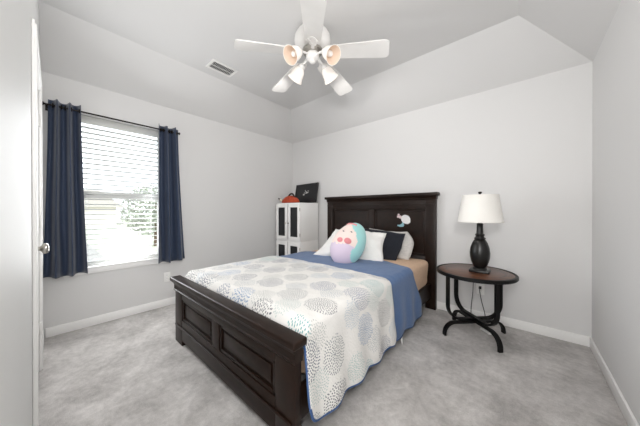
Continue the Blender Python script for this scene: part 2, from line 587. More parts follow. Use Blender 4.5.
# door leaf
door = D.objects.new('door_1', None)
COL.objects.link(door)
door.location = nw_loc
door.rotation_euler = (0, 0, nw_rot)
door['kind'] = 'structure'
bm = B()
box(bm, DX0, DX1, -0.037, -0.004, 0.012, DZ, 0.002)
for (x0, x1) in ((DX0 + 0.11, (DX0 + DX1) / 2 - 0.05), ((DX0 + DX1) / 2 + 0.05, DX1 - 0.11)):
    for z0, z1 in ((0.22, 0.82), (1.02, 1.55), (1.66, 1.90)):
        box(bm, x0, x1, -0.006, 0.001, z0, z1, 0.004)
obj('door_leaf', bm, M_trim, door, local=True)
for z in (0.31, 1.09, 1.82):
    bm = B()
    lathe(bm, [(0, -0.045), (0.006, -0.045), (0.008, -0.038), (0.008, 0.038), (0.006, 0.045), (0, 0.045)], (DX0 - 0.002, 0.008, z), 12)
    box(bm, DX0 - 0.016, DX0 + 0.03, -0.004, 0.002, z - 0.044, z + 0.044, 0.001)
    obj('hinge', bm, M_white_metal, door, local=True)
bm = B()
Ry = Matrix.Rotation(-PI / 2, 4, 'X')   # lathe axis +Z -> +Y
lathe(bm, [(0, 0.0), (0.031, 0.0), (0.031, 0.006), (0.014, 0.010), (0.0115, 0.024), (0.014, 0.030), (0.024, 0.036), (0.0285, 0.043),
           (0.028, 0.050), (0.022, 0.056), (0.010, 0.059), (0, 0.059)], (1.366, -0.005, 0.965), 24, Ry)
obj('door_knob', bm, M_nickel, door, local=True, label='satin nickel round knob')

# hall alcove behind the camera
struct('wall_hall_left', box(B(), -0.70, -0.600, -1.62, -0.174, 0, HW), M_wall)
struct('wall_hall_back', box(B(), -0.70, XR, -1.72, -1.62, 0, HW), M_wall)
struct('ceiling_hall', box(B(), -0.70, XR, -1.72, -0.151, HW + 0.001, HW + 0.08), M_ceil)
struct('wall_header', box(B(), -0.597, XR, -0.150, -0.095, HW, HC + 0.05), M_wall)

# baseboards
def baseb(name, x0, x1, y0, y1):
    bm = B()
    box(bm, x0, x1, y0, y1, 0, 0.088, 0.004)
    struct(name, bm, M_trim)
baseb('baseboard_left', XL, XL + 0.014, -0.02, YH)
baseb('baseboard_back', XL + 0.014, XR, YH - 0.014, YH)
baseb('baseboard_right', XR - 0.014, XR, -1.5, YH - 0.014)

# window
win = D.objects.new('window_1', None)
COL.objects.link(win)
win['kind'] = 'structure'
xw = XL - 0.115
bm = B()
box(bm, xw - 0.02, xw + 0.03, WY0, WY0 + 0.045, WZ0, WZ1, 0.003)
box(bm, xw - 0.02, xw + 0.03, WY1 - 0.045, WY1, WZ0, WZ1, 0.003)
box(bm, xw - 0.02, xw + 0.03, WY0 + 0.045, WY1 - 0.045, WZ1 - 0.05, WZ1, 0.003)
box(bm, xw - 0.02, xw + 0.03, WY0 + 0.045, WY1 - 0.045, WZ0, WZ0 + 0.05, 0.003)
obj('window_frame', bm, M_vinyl, win)
ZM = 1.335
obj('meeting_rail', box(B(), xw - 0.012, xw + 0.034, WY0 + 0.046, WY1 - 0.046, ZM - 0.036, ZM + 0.036, 0.004), M_vinyl, win)
obj('pane', box(B(), xw - 0.003, xw + 0.003, WY0 + 0.046, WY1 - 0.046, WZ0 + 0.051, ZM - 0.037), M_glass, win)
obj('pane', box(B(), xw - 0.003, xw + 0.003, WY0 + 0.046, WY1 - 0.046, ZM + 0.037, WZ1 - 0.051), M_glass, win)
bm = B()
box(bm, XL - 0.083, XL + 0.03, WY0 - 0.0, WY1 + 0.0, WZ0 - 0.0, WZ0 + 0.012, 0.003)
obj('window_sill', bm, M_trim, win)
bm = B()
box(bm, XL + 0.001, XL + 0.016, WY0 - 0.04, WY1 + 0.04, WZ0 - 0.055, WZ0 - 0.001, 0.003)
obj('window_apron', bm, M_trim, win)

# blind
bl = thing('window_blind', 'white two inch slat blind hanging inside the window recess', 'blind', (XL - 0.045, (WY0 + WY1) / 2, WZ0 + 0.02))
xb = XL - 0.045
by0, by1 = WY0 + 0.008, WY1 - 0.008
obj('valance', box(B(), xb + 0.024, xb + 0.034, by0, by1, WZ1 - 0.075, WZ1 - 0.004, 0.003), M_blind, bl)
obj('headrail', box(B(), xb - 0.025, xb + 0.022, by0, by1, WZ1 - 0.045, WZ1 - 0.004, 0.002), M_blind, bl)
bm = B()
z = WZ0 + 0.07
while z < WZ1 - 0.06:
    t = bmesh.new()
    n = 4
    vs = []
    for i in range(n + 1):
        u = -1 + 2 * i / n
        vs.append([t.verts.new((xb + 0.024 * u, y, z + 0.0025 * (1 - u * u) + 0.004 * u + o)) for y in (by0, by1) for o in (0, 0.0028)])
    for a, c in zip(vs, vs[1:]):
        t.faces.new((a[0], a[2], c[2], c[0])); t.faces.new((a[1], c[1], c[3], a[3]))
        t.faces.new((a[0], c[0], c[1], a[1])); t.faces.new((a[2], a[3], c[3], c[2]))
    t.faces.new((vs[0][0], vs[0][1], vs[0][3], vs[0][2])); t.faces.new((vs[-1][0], vs[-1][2], vs[-1][3], vs[-1][1]))
    bmesh.ops.recalc_face_normals(t, faces=t.faces)
    merge(bm, t)
    z += 0.052
obj('slats', bm, M_blind, bl)
obj('bottom_rail', box(B(), xb - 0.025, xb + 0.025, by0, by1, WZ0 + 0.016, WZ0 + 0.034, 0.004), M_blind, bl)
for y in (by0 + 0.12, (by0 + by1) / 2, by1 - 0.12):
    bm = B()
    for dx in (-0.0262, 0.0262):
        sweep(bm, [(xb + dx, y, WZ0 + 0.03), (xb + dx, y, WZ1 - 0.04)], 0.0011, seg=5, up=Vector((1, 0, 0)))
    obj('ladder_cord', bm, M_blind, bl)
bm = B()
sweep(bm, [(xb + 0.042, by0 + 0.06, WZ1 - 0.07), (xb + 0.044, by0 + 0.06, 1.30)], 0.003, seg=6, up=Vector((1, 0, 0)))
obj('tilt_wand', bm, M_blind, bl)

# curtain rod
XROD = XL + 0.092
ZROD = 2.122
rod = thing('curtain_rod', 'thin dark bronze curtain rod above the window', 'curtain rod', (XROD, 0.53, ZROD))
obj('rod', sweep(B(), [(XROD, -0.014, ZROD), (XROD, 1.045, ZROD)], 0.008, seg=12), M_rod, rod)
Rp = Matrix.Rotation(-PI / 2, 4, 'X')
Rm = Matrix.Rotation(PI / 2, 4, 'X')
fprof = [(0, 0), (0.011, 0), (0.011, 0.008), (0.008, 0.012), (0.016, 0.020), (0.019, 0.029), (0.015, 0.038), (0, 0.042)]
obj('finial', lathe(B(), [(r_ * 0.9, z_ * 0.55) for r_, z_ in fprof], (XROD, -0.014, ZROD), 16, Rm), M_rod, rod)
obj('finial', lathe(B(), [(r_ * 0.8, z_ * 0.7) for r_, z_ in fprof], (XROD, 1.045, ZROD), 16, Rp), M_rod, rod)
for y in (-0.004, 1.036):
    bm = B()
    box(bm, XL + 0.001, XL + 0.006, y - 0.012, y + 0.012, ZROD - 0.035, ZROD + 0.03, 0.002)
    box(bm, XL + 0.004, XROD + 0.004, y - 0.005, y + 0.005, ZROD - 0.018, ZROD - 0.0085, 0.002)
    obj('bracket', bm, M_rod, rod)


# curtains
def curtain(label, ytop, ybot, zbot, folds, ph, seed):
    t0, t1 = ytop
    b0, b1 = ybot
    root = thing('curtain', label, 'curtain', (XROD, (t0 + t1) / 2, zbot), 0, 'navy curtains')
    nu, nv = 110, 40
    bm = B()
    ZT = 2.172
    rows = []
    for j in range(nv + 1):
        v = j / nv
        z = ZT + (zbot - ZT) * v
        row = []
        for i in range(nu + 1):
            u = i / nu
            flare = v ** 1.4
            y = (t0 + (t1 - t0) * u) * (1 - flare) + (b0 + (b1 - b0) * u) * flare
            amp = 0.040 + 0.010 * v + 0.012 * noise.noise(Vector((u * 5, v * 1.5, seed)))
            ph2 = 0.5 * noise.noise(Vector((u * 3, v * 2.0, seed + 9))) * v
            s = math.sin(2 * PI * (folds * u + ph + ph2 * 0.35))
            s = math.copysign(abs(s) ** 0.75, s)
            x = XROD + amp * s
            y += 0.010 * math.cos(2 * PI * (folds * u + ph)) * 0.8
            zz = z + (0.006 * math.sin(2 * PI * folds * u * 0.5 + 1) if j in (0, nv) else 0)
            row.append(bm.verts.new((max(x, XL + 0.022), y, zz)))
        rows.append(row)
    for j in range(nv):
        for i in range(nu):
            bm.faces.new((rows[j][i], rows[j][i + 1], rows[j + 1][i + 1], rows[j + 1][i]))
    bmesh.ops.recalc_face_normals(bm, faces=bm.faces)
    o = obj('fabric', bm, M_curtain, root, smooth=80)
    md = o.modifiers.new('thick', 'SOLIDIFY')
    md.thickness = 0.003
    md.offset = 0
    # grommets where the cloth crosses the rod
    for k in range(int(folds * 2)):
        u = (k / 2 - ph) / folds
        u = u % 1.0
        y = t0 + (t1 - t0) * u
        bm = B()
        pts = [(XROD + 0.019 * math.cos(a), y + 0.010 * (1 if k % 2 else -1) * 0.8, ZROD + 0.019 * math.sin(a)) for a in [2 * PI * q / 16 for q in range(16)]]
        sweep(bm, pts, 0.0055, seg=8, up=Vector((0, 1, 0)), closed=True)
        obj('grommet', bm, M_rod, root)
    return root


curtain('navy blue curtain left of the window, beside the closet door', (0.008, 0.200), (-0.028, 0.243), 0.558, 2.5, 0.62, 1.3)
curtain('navy blue curtain right of the window, toward the bed', (0.842, 1.060), (0.832, 1.140), 0.553, 2.5, 0.30, 5.1)

# ------------------------------------------------------------------ ceiling vent
vt = thing('ceiling_vent', 'white rectangular louvred air vent on the flat ceiling', 'vent', (-2.60, 1.30, HC))
vx0, vx1, vy0, vy1 = -2.695, -2.505, 1.155, 1.445
bm = B()
box(bm, vx0, vx0 + 0.026, vy0, vy1, HC - 0.012, HC - 0.0005, 0.003)
box(bm, vx1 - 0.026, vx1, vy0, vy1, HC - 0.012, HC - 0.0005, 0.003)
box(bm, vx0 + 0.026, vx1 - 0.026, vy0, vy0 + 0.026, HC - 0.012, HC - 0.0005, 0.003)
box(bm, vx0 + 0.026, vx1 - 0.026, vy1 - 0.026, vy1, HC - 0.012, HC - 0.0005, 0.003)
obj('vent_frame', bm, M_white_metal, vt)
obj('shade_backing', box(B(), vx0 + 0.02, vx1 - 0.02, vy0 + 0.02, vy1 - 0.02, HC - 0.003, HC - 0.0006), M_black, vt, label='black sheet for the shade behind the louvres')  # flat black sheet, paints the duct's inner shade; ceiling has no hole
bm = B()
y = vy0 + 0.034
while y < vy1 - 0.03:
    box(bm, vx0 + 0.026, vx1 - 0.026, y - 0.0012, y + 0.0012, HC - 0.012, HC - 0.004, rot=Matrix.Rotation(R(-35), 3, 'X'))
    y += 0.0165
box(bm, -2.603, -2.597, vy0 + 0.026, vy1 - 0.026, HC - 0.0125, HC - 0.010)
obj('louvres', bm, M_white_metal, vt)

# ------------------------------------------------------------------ ceiling fan
FX, FY = -1.432, 1.555
fan = thing('ceiling_fan', 'white five blade ceiling fan with four frosted glass light shades', 'ceiling fan', (FX, FY, HC))
zc = lambda z: z - HC
obj('canopy', lathe(B(), [(0, -0.0005), (0.075, -0.0005), (0.078, -0.010), (0.070, -0.028), (0.05, -0.034), (0, -0.034)]), M_fan, fan, local=True)
obj('motor_housing', lathe(B(), [(0, -0.022), (0.090, -0.024), (0.138, -0.040), (0.158, -0.075), (0.162, -0.110), (0.152, -0.148), (0.120, -0.172), (0.080, -0.182), (0, -0.184)], seg=40), M_fan, fan, local=True)
obj('flywheel', lathe(B(), [(0, -0.183), (0.088, -0.185), (0.092, -0.192), (0.088, -0.206), (0.06, -0.210), (0, -0.211)], seg=40), M_nickel, fan, local=True, label='dull metal ring under the motor')
obj('switch_housing', lathe(B(), [(0, -0.209), (0.048, -0.211), (0.055, -0.222), (0.058, -0.240), (0.056, -0.258), (0.046, -0.272), (0.030, -0.279), (0.026, -0.284),
                                  (0.027, -0.292), (0.018, -0.302), (0, -0.306)], seg=32), M_fan, fan, local=True)
BLADE_Z, BLADE_R0, BLADE_R1, PHI, DROOP = -0.212, 0.165, 0.665, 25.0, 7.0


def blade_mesh():
    bm = B()
    prof = []
    L0, L1 = BLADE_R0, BLADE_R1
    out = [(L0, -0.058), (L0 + 0.03, -0.066), (L1 - 0.06, -0.086), (L1 - 0.025, -0.084), (L1 - 0.006, -0.072), (L1, -0.050),
           (L1, 0.050), (L1 - 0.006, 0.072), (L1 - 0.025, 0.084), (L1 - 0.06, 0.086), (L0 + 0.03, 0.066), (L0, 0.058)]
    prism(bm, out, 'z', -0.004, 0.004)
    return bm


def iron_mesh():
    bm = B()
    sweep(bm, [(0.07, 0, 0.004), (0.10, 0, 0.0), (0.14, 0, -0.008), (0.175, 0, -0.008)], 0.016, 0.004, seg=10)
    for s in (-1, 1):
        sweep(bm, [(0.12, 0, -0.004), (0.150, s * 0.022, -0.008), (0.185, s * 0.034, -0.008), (0.215, s * 0.030, -0.008)], 0.008, 0.003, seg=8)
    prism(bm, [(0.16, -0.03), (0.21, -0.042), (0.245, -0.02), (0.255, 0), (0.245, 0.02), (0.21, 0.042), (0.16, 0.03)], 'z', -0.0085, -0.0045)
    for p in ((0.20, 0.022), (0.20, -0.022), (0.235, 0)):
        sphere(bm, (p[0], p[1], -0.0085), 0.005, seg=10)
    return bm


blade0 = iron0 = None
for k in range(5):
    a = R(PHI + 72 * k)
    mt = Matrix.Translation((0, 0, BLADE_Z)) @ Matrix.Rotation(a, 4, 'Z') @ Matrix.Rotation(R(DROOP), 4, 'Y') @ Matrix.Rotation(R(-11), 4, 'X')
    mi = mt
    if k == 0:
        blade = blade0 = obj('blade', blade_mesh(), M_blade, fan, local=True)
        iron = iron0 = obj('blade_iron', iron_mesh(), M_fan, blade, local=True)
    else:
        blade = blade0.copy(); COL.objects.link(blade); blade.parent = fan
        iron = iron0.copy(); COL.objects.link(iron); iron.parent = blade
    blade.matrix_local = mt


def shade_mesh():
    bm = B()
    # bell opening along -Z from a neck at the origin
    outer = [(0.024, 0.0), (0.030, -0.012), (0.046, -0.032), (0.055, -0.060), (0.058, -0.085), (0.064, -0.110), (0.074, -0.128)]
    inner = [(r_ - 0.003, z_) for r_, z_ in outer][::-1]
    lathe(bm, outer + inner, seg=32)
    for f in bm.faces:
        c = f.calc_center_median()
        n_ = f.normal
        f.material_index = 1 if (n_.x * c.x + n_.y * c.y) < 0 else 0
    return bm


sh0 = None
for k in range(4):
    a = R(-49.2 + 45 + 90 * k)
    ca, sa = math.cos(a), math.sin(a)
    root_m = Matrix.Rotation(a, 4, 'Z')
    bm = B()
    sweep(bm, [(0.045, 0, -0.250), (0.075, 0, -0.246), (0.100, 0, -0.250), (0.128, 0, -0.256), (0.142, 0, -0.268)], 0.009, seg=10, up=Vector((0, 1, 0)))
    tilt = Matrix.Translation((0.142, 0, -0.262)) @ Matrix.Rotation(R(-52), 4, 'Y')
    lathe(bm, [(0, 0.010), (0.020, 0.008), (0.028, -0.004), (0.030, -0.022), (0.027, -0.022), (0, -0.020)], seg=20, mat=tilt)
    bmesh.ops.transform(bm, matrix=root_m, verts=bm.verts)
    arm = obj('light_arm', bm, M_fan, fan, local=True)
    if k == 0:
        sh0 = sh = obj('light_shade', shade_mesh(), [M_frost, M_frostin], arm, local=True, smooth=60, label='frosted glass bell shade')
    else:
        sh = sh0.copy(); COL.objects.link(sh); sh.parent = arm
    mloc = root_m @ tilt @ Matrix.Translation((0, 0, -0.012))
    sh.matrix_local = mloc
    bm = lathe(B(), [(0, -0.015), (0.012, -0.018), (0.013, -0.040), (0.022, -0.060), (0.025, -0.076), (0.018, -0.092), (0, -0.098)], seg=16)
    bmesh.ops.transform(bm, matrix=mloc, verts=bm.verts)
    obj('bulb', bm, M_fan, arm, local=True)
    ld = D.lights.new('fan_bulb_light', 'SPOT')
    ld.spot_size = R(150)
    ld.spot_blend = 0.7
    ld.energy = 7.0
    ld.color = (1.0, 0.975, 0.95)
    ld.shadow_soft_size = 0.03
    lo = D.objects.new('fan_bulb_light', ld)
    COL.objects.link(lo)
    p = Matrix.Translation((FX, FY, HC)) @ mloc @ Vector((0, 0, -0.165))
    lo.location = p
    lo.rotation_euler = mloc.to_euler()
# pull chains
for dx, zl in ((0.03, -0.40), (-0.03, -0.37)):
    pass

# ------------------------------------------------------------------ bed
BX0, BX1 = -2.378, -0.804          # outer faces of the posts
YF, YB = 0.750, 2.99
bed = thing('bed_frame', 'dark espresso wood panel bed frame with tall headboard and footboard', 'bed', (-1.585, 1.9, 0))


def panel_set(bm_m, x0, x1, z0, z1, y, dirn, w_=0.022):
    """picture-frame moulding round a recessed panel, facing dirn (-1 = towards -Y)"""
    for (a0, a1, c0, c1) in ((x0, x1, z1 - w_, z1), (x0, x1, z0, z0 + w_), (x0, x0 + w_, z0, z1), (x1 - w_, x1, z0, z1)):
        box(bm_m, a0, a1, min(y, y + dirn * 0.012), max(y, y + dirn * 0.012), c0, c1, 0.004)
    return bm_m


# footboard
PX = [(-2.217, -1.652), (-1.547, -0.952)]
FZ0, FZ1 = 0.222, 0.402
for (x0, x1) in ((BX0, -2.218), (-0.951, BX1)):
    bm = B()
    box(bm, x0, x1, YF, YF + 0.045, 0.0, 0.452, 0.004)
    obj('leg', bm, M_espresso, bed)
obj('footboard_stile', box(B(), -1.651, -1.548, YF, YF + 0.042, FZ0, FZ1, 0.003), M_espresso, bed)
obj('footboard_rail', box(B(), -2.2175, -0.9515, YF, YF + 0.042, FZ1 + 0.0005, 0.452, 0.003), M_espresso, bed)
obj('footboard_rail', box(B(), -2.2175, -0.9515, YF, YF + 0.042, 0.045, FZ0 - 0.0005, 0.003), M_espresso, bed)
bm = B()
box(bm, BX0 + 0.02, BX1 - 0.02, YF - 0.010, YF - 0.0005, 0.148, 0.165, 0.004)
obj('footboard_bead', bm, M_espresso, bed)
for (x0, x1) in PX:
    pn = obj('footboard_panel', box(B(), x0 + 0.0005, x1 - 0.0005, YF + 0.018, YF + 0.036, FZ0, FZ1), M_espresso, bed)
    bm = B()
    panel_set(bm, x0 + 0.001, x1 - 0.001, FZ0 + 0.001, FZ1 - 0.001, YF + 0.018, -1, 0.02)
    box(bm, x0 + 0.045, x1 - 0.045, YF + 0.010, YF + 0.018, FZ0 + 0.04, FZ1 - 0.04, 0.006)
    obj('panel_moulding', bm, M_espresso, pn)
# cap mouldings, profile in (y, z)
capf = [(YF - 0.008, 0.4525), (YF - 0.014, 0.462), (YF - 0.008, 0.470), (YF - 0.006, 0.500), (YF - 0.014, 0.520), (YF - 0.028, 0.534),
        (YF + 0.048, 0.534), (YF + 0.046, 0.520), (YF + 0.045, 0.4525)]
obj('footboard_cove', prism(B(), capf, 'x', BX0 - 0.008, BX1 + 0.008), M_espresso, bed, smooth=20)
obj('footboard_cap', box(B(), BX0 - 0.034, BX1 + 0.034, YF - 0.036, YF + 0.053, 0.5345, 0.572, 0.009, 3), M_espresso, bed)

# headboard (front face at HY)
HY = 2.962
HB0, HB1 = -2.402, -0.772
for (x0, x1) in ((HB0, -2.292), (-0.890, HB1)):
    obj('headboard_post', box(B(), x0, x1, HY, HY + 0.05, 0, 1.302, 0.003), M_espresso, bed)
obj('headboard_rail', box(B(), -2.2915, -0.8905, HY, HY + 0.05, 1.186, 1.302, 0.002), M_espresso, bed)
obj('headboard_rail', box(B(), -2.2915, -0.8905, HY, HY + 0.05, 0.30, 0.62, 0.002), M_espresso, bed)
obj('headboard_stile', box(B(), -1.662, -1.559, HY, HY + 0.05, 0.6205, 1.1855, 0.002), M_espresso, bed)
hp = []
for (x0, x1) in ((-2.2915, -1.6625), (-1.5585, -0.8905)):
    pn = obj('headboard_panel', box(B(), x0, x1, HY + 0.022, HY + 0.045, 0.6205, 1.1855), M_espresso, bed)
    bm = B()
    panel_set(bm, x0 + 0.001, x1 - 0.001, 0.622, 1.184, HY + 0.022, -1, 0.024)
    obj('panel_moulding', bm, M_espresso, pn)
    hp.append(pn)
obj('headboard_bead', box(B(), HB0 + 0.002, HB1 - 0.002, HY - 0.008, HY - 0.0005, 1.238, 1.252, 0.003), M_espresso, bed)
caph = [(HY - 0.004, 1.3025), (HY - 0.010, 1.312), (HY - 0.006, 1.320), (HY - 0.014, 1.336), (HY - 0.030, 1.346), (HY + 0.058, 1.346), (HY + 0.054, 1.3025)]
obj('headboard_cove', prism(B(), caph, 'x', HB0 - 0.006, HB1 + 0.006), M_espresso, bed, smooth=20)
obj('headboard_cap', box(B(), HB0 - 0.030, HB1 + 0.030, HY - 0.040, HY + 0.066, 1.3465, 1.384, 0.006, 3), M_espresso, bed)
# side rails and slat platform
for x0, x1 in ((-2.352, -2.330), (-0.852, -0.830)):
    obj('side_rail', box(B(), x0, x1, YF + 0.046, HY - 0.0005, 0.13, 0.30, 0.003), M_espresso, bed)
bm = B()
for k in range(9):
    y = 0.95 + k * 0.23
    box(bm, -2.3295, -0.8525, y, y + 0.07, 0.165, 0.184)
obj('bed_slats', bm, M_espresso, bed)
# sticker on the right headboard panel (flat decal)
ys = HY + 0.0215
stk = obj('wall_sticker', B(), M_stickwhite)
D.objects.remove(stk)
st = thing('sticker', 'small white round sticker with teal tail and pale dots on headboard', 'sticker', (-1.108, ys, 1.05))
def disc(bm, x, z, rx, rz, y0=ys, n=24, a=0):
    poly = []
    for k in range(n):
        t = 2 * PI * k / n
        px, pz = rx * math.cos(t), rz * math.sin(t)
        poly.append((x + px * math.cos(a) - pz * math.sin(a), z + px * math.sin(a) + pz * math.cos(a)))
    prism(bm, poly, 'y', y0 - 0.0018, y0 - 0.0002)
    return bm
SXO = -0.055
poly = []
for k in range(40):
    a = 2 * PI * k / 40
    r_ = 0.058 * (1 + 0.06 * math.cos(2 * a + 1.2))
    if 4.9 < a < 5.9:
        r_ *= 1.10
    poly.append((-1.078 + SXO + r_ * math.cos(a), 1.058 + r_ * math.sin(a)))
obj('round_shape', prism(B(), poly, 'y', ys - 0.0018, ys - 0.0002), M_stickwhite, st)
obj('tail_shape', prism(B(), [(SXO + x, z - 0.006) for x, z in [(-1.185, 0.975), (-1.150, 0.964), (-1.108, 0.968), (-1.098, 0.985), (-1.102, 1.010), (-1.118, 1.030), (-1.130, 1.006), (-1.155, 0.992), (-1.185, 0.990)]], 'y', ys - 0.0018, ys - 0.0002), M_stickteal, st)
for x, z, r_ in ((-1.170, 1.115, 0.014), (-1.178, 1.090, 0.015), (-1.148, 1.086, 0.020)):
    obj('dot', disc(B(), x + SXO, z, r_, r_), M_stickpink, st)

# box spring and mattress
bsp = obj('box_spring', box(B(), -2.326, -0.856, 0.83, 2.95, 0.1845, 0.285, 0.02, 3), M_boxspring)
tag(bsp, 'grey box spring inside the dark bed frame, under the mattress', 'box spring')
mat_t = thing('mattress', 'mattress under a peach fitted sheet on the bed', 'mattress', (-1.585, 1.9, 0.2855))
obj('mattress_core', box(B(), -2.330, -0.856, 0.88, 2.94, 0.290, 0.575, 0.05, 4), M_boxspring, mat_t)


def sheet_mesh():
    bm = B()
    t = bmesh.new()
    bmesh.ops.create_cube(t, size=1)
    for v in t.verts:
        v.co = Vector((-1.592 + v.co.x * 1.50, 1.904 + v.co.y * 2.08, 0.4375 + v.co.z * 0.303))
    bmesh.ops.bevel(t, geom=t.edges[:], offset=0.055, segments=4, affect='EDGES', profile=0.5)
    bmesh.ops.subdivide_edges(t, edges=t.edges[:], cuts=5, use_grid_fill=True)
    for v in t.verts:
        n_ = noise.noise(Vector((v.co.x * 9, v.co.y * 9, v.co.z * 6)))
        side = v.co.x > -0.86
        v.co += Vector((0.010 if side else 0.0, 0, 0.0)) * n_ + Vector((0, 0, 0.005 * n_ if v.co.z > 0.5 else 0))
    merge(bm, t)
    return bm


obj('fitted_sheet', sheet_mesh(), M_peach, mat_t, smooth=80, label='rumpled peach fitted sheet')


# ---- quilt and coverlet
def cloth(name, parent, mats, y_of, hem_r, hem_l, off, nu=120, nv=90, fold_amp=0.012, foot=False, seed=0, puff=0.006):
    """Sheet laid across the bed. y_of(v, s): y for v in 0..1 and s signed arc (0 at bed centre). hem(y)->z of the hem."""
    XC, W2, ZT, RC = -1.592, 0.764, 0.590 + off, 0.055
    bm = B()
    uvl = bm.loops.layers.uv.new('UVMap')
    flat = W2 + off - RC
    arc = RC * PI / 2
    rows = []
    data = {}
    for j in range(nv + 1):
        v = j / nv
        row = []
        for i in range(nu + 1):
            q = -1 + 2 * i / nu
            side = 1 if q > 0 else -1
            a = abs(q)
            yy = y_of(v, 0)
            zh = (hem_r if side > 0 else hem_l)(v)
            drop = max(0.0, (ZT - RC) - zh)
            total = flat + arc + drop
            # more samples on the drop side
            s = a * total
            if s < flat:
                x, z, h = s, ZT, 0
                z += 0.012 * (1 - (s / flat) ** 2)
            elif s < flat + arc:
                t = (s - flat) / RC
                x, z, h = flat + RC * math.sin(t), ZT - RC * (1 - math.cos(t)), 0
            else:
                h = s - flat - arc
                x, z = flat + RC, ZT - RC - h
            yy = y_of(v, side * s)
            nz = noise.noise(Vector((side * s * 6, yy * 6, 2.2)))
            nz2 = noise.noise(Vector((side * s * 22 + seed, yy * 22, seed + 3)))
            if h > 0:
                hh = min(1, h / 0.35)
                x += hh * (fold_amp * math.sin(yy * 26) + 0.010 * nz + 0.022 + off)
            else:
                z += puff * nz + 0.003 * nz2
            if foot:
                z -= 0.07 * max(0.0, 1 - (yy - 0.816) / 0.06) ** 2 * (1 if h == 0 else 0)
            vert = bm.verts.new((XC + side * x, yy, z))
            data[vert] = (side * s, yy)
            row.append(vert)
        rows.append(row)
    for j in range(nv):
        for i in range(nu):
            f = bm.faces.new((rows[j][i], rows[j][i + 1], rows[j + 1][i + 1], rows[j + 1][i]))
            for l in f.loops:
                l[uvl].uv = data[l.vert]
    bmesh.ops.recalc_face_normals(bm, faces=bm.faces)
    edge_pts = [r_[-1].co.copy() for r_ in rows], [r_[0].co.copy() for r_ in rows], [v_.co.copy() for v_ in rows[0]], [v_.co.copy() for v_ in rows[-1]]
    o = obj(name, bm, mats, parent, smooth=80)
    md = o.modifiers.new('thick', 'SOLIDIFY')
    md.thickness = 0.008
    md.offset = 1
    return o, edge_pts


def rounded(v, z0, r_up0, r_up1, length):
    """hem height with rounded corners at both ends of the sheet (v in 0..1)"""
    d0, d1 = v * length, (1 - v) * length
    z = z0
    if d0 < r_up0:
        z += r_up0 - math.sqrt(max(0, r_up0 ** 2 - (r_up0 - d0) ** 2))
    if d1 < r_up1:
        z += r_up1 - math.sqrt(max(0, r_up1 ** 2 - (r_up1 - d1) ** 2))
    return z


# blue coverlet (under the quilt)
cov = thing('blue_coverlet', 'plain blue coverlet across the pillow half of the bed', 'coverlet', (-1.585, 2.0, 0.6))
def y_blue(v, s):
    a = abs(s)
    back = 2.46 - 0.10 * max(0, min(1, (a - 0.45) / 0.30)) + 0.23 * max(0, min(1, (a - 0.80) / 0.45))
    return 1.68 + (back - 1.68) * v
hem_b = lambda v: rounded(v, 0.085, 0.05, 0.05, 0.98) + 0.010 * math.sin(v * 17)
o, ed = cloth('coverlet_cloth', cov, M_blue, y_blue, hem_b, hem_b, 0.002, nu=140, nv=70, seed=4.0, fold_amp=0.010)
bm = B()
sweep(bm, [p + Vector((0.004, 0, 0)) for p in ed[0]], 0.006, 0.007, seg=8)
sweep(bm, [p + Vector((0, 0, 0.002)) for p in ed[3]], 0.006, 0.006, seg=8, up=Vector((0, 1, 0)))
obj('binding', bm, M_binding, cov)
bm = B()
box(bm, -0.772, -0.769, 1.935, 1.965, 0.035, 0.095, 0.0005, rot=Matrix.Rotation(R(14), 3, 'X'))
obj('care_tag', bm, M_markwhite, cov, label='small white fabric tag')

# white patterned quilt
ql = thing('patterned_quilt', 'white quilt printed with grey and blue bursts, on bed foot half', 'quilt', (-1.585, 1.3, 0.61))
def y_quilt(v, s):
    return 0.816 + (1.815 - 0.816) * v - 0.02 * v * max(0, abs(s) - 0.75)
def hem_q(v):
    y = 0.816 + 0.999 * v
    sc_ = abs(math.sin((y - 0.80) * 2 * PI / 0.30 / 2 * 1.0))
    return rounded(v, 0.112, 0.11, 0.05, 0.987) + 0.020 * (1 - sc_) * (0 if v < 0.12 else 1)
o, ed = cloth('quilt_cloth', ql, M_quilt, y_quilt, hem_q, hem_q, 0.018, nu=150, nv=110, seed=1.7, fold_amp=0.010, puff=0.006, foot=True)
bm = B()
for e in (ed[0], ed[1]):
    sgn = 1 if e[0].x > -1.5 else -1
    sweep(bm, [p + Vector((sgn * 0.004, 0, 0)) for p in e], 0.006, 0.0075, seg=8)
for e in (ed[2], ed[3]):
    sweep(bm, [p + Vector((0, 0, 0.003)) for p in e], 0.006, 0.006, seg=8, up=Vector((0, 1, 0)))
obj('binding', bm, M_binding, ql, label='blue bound edge')


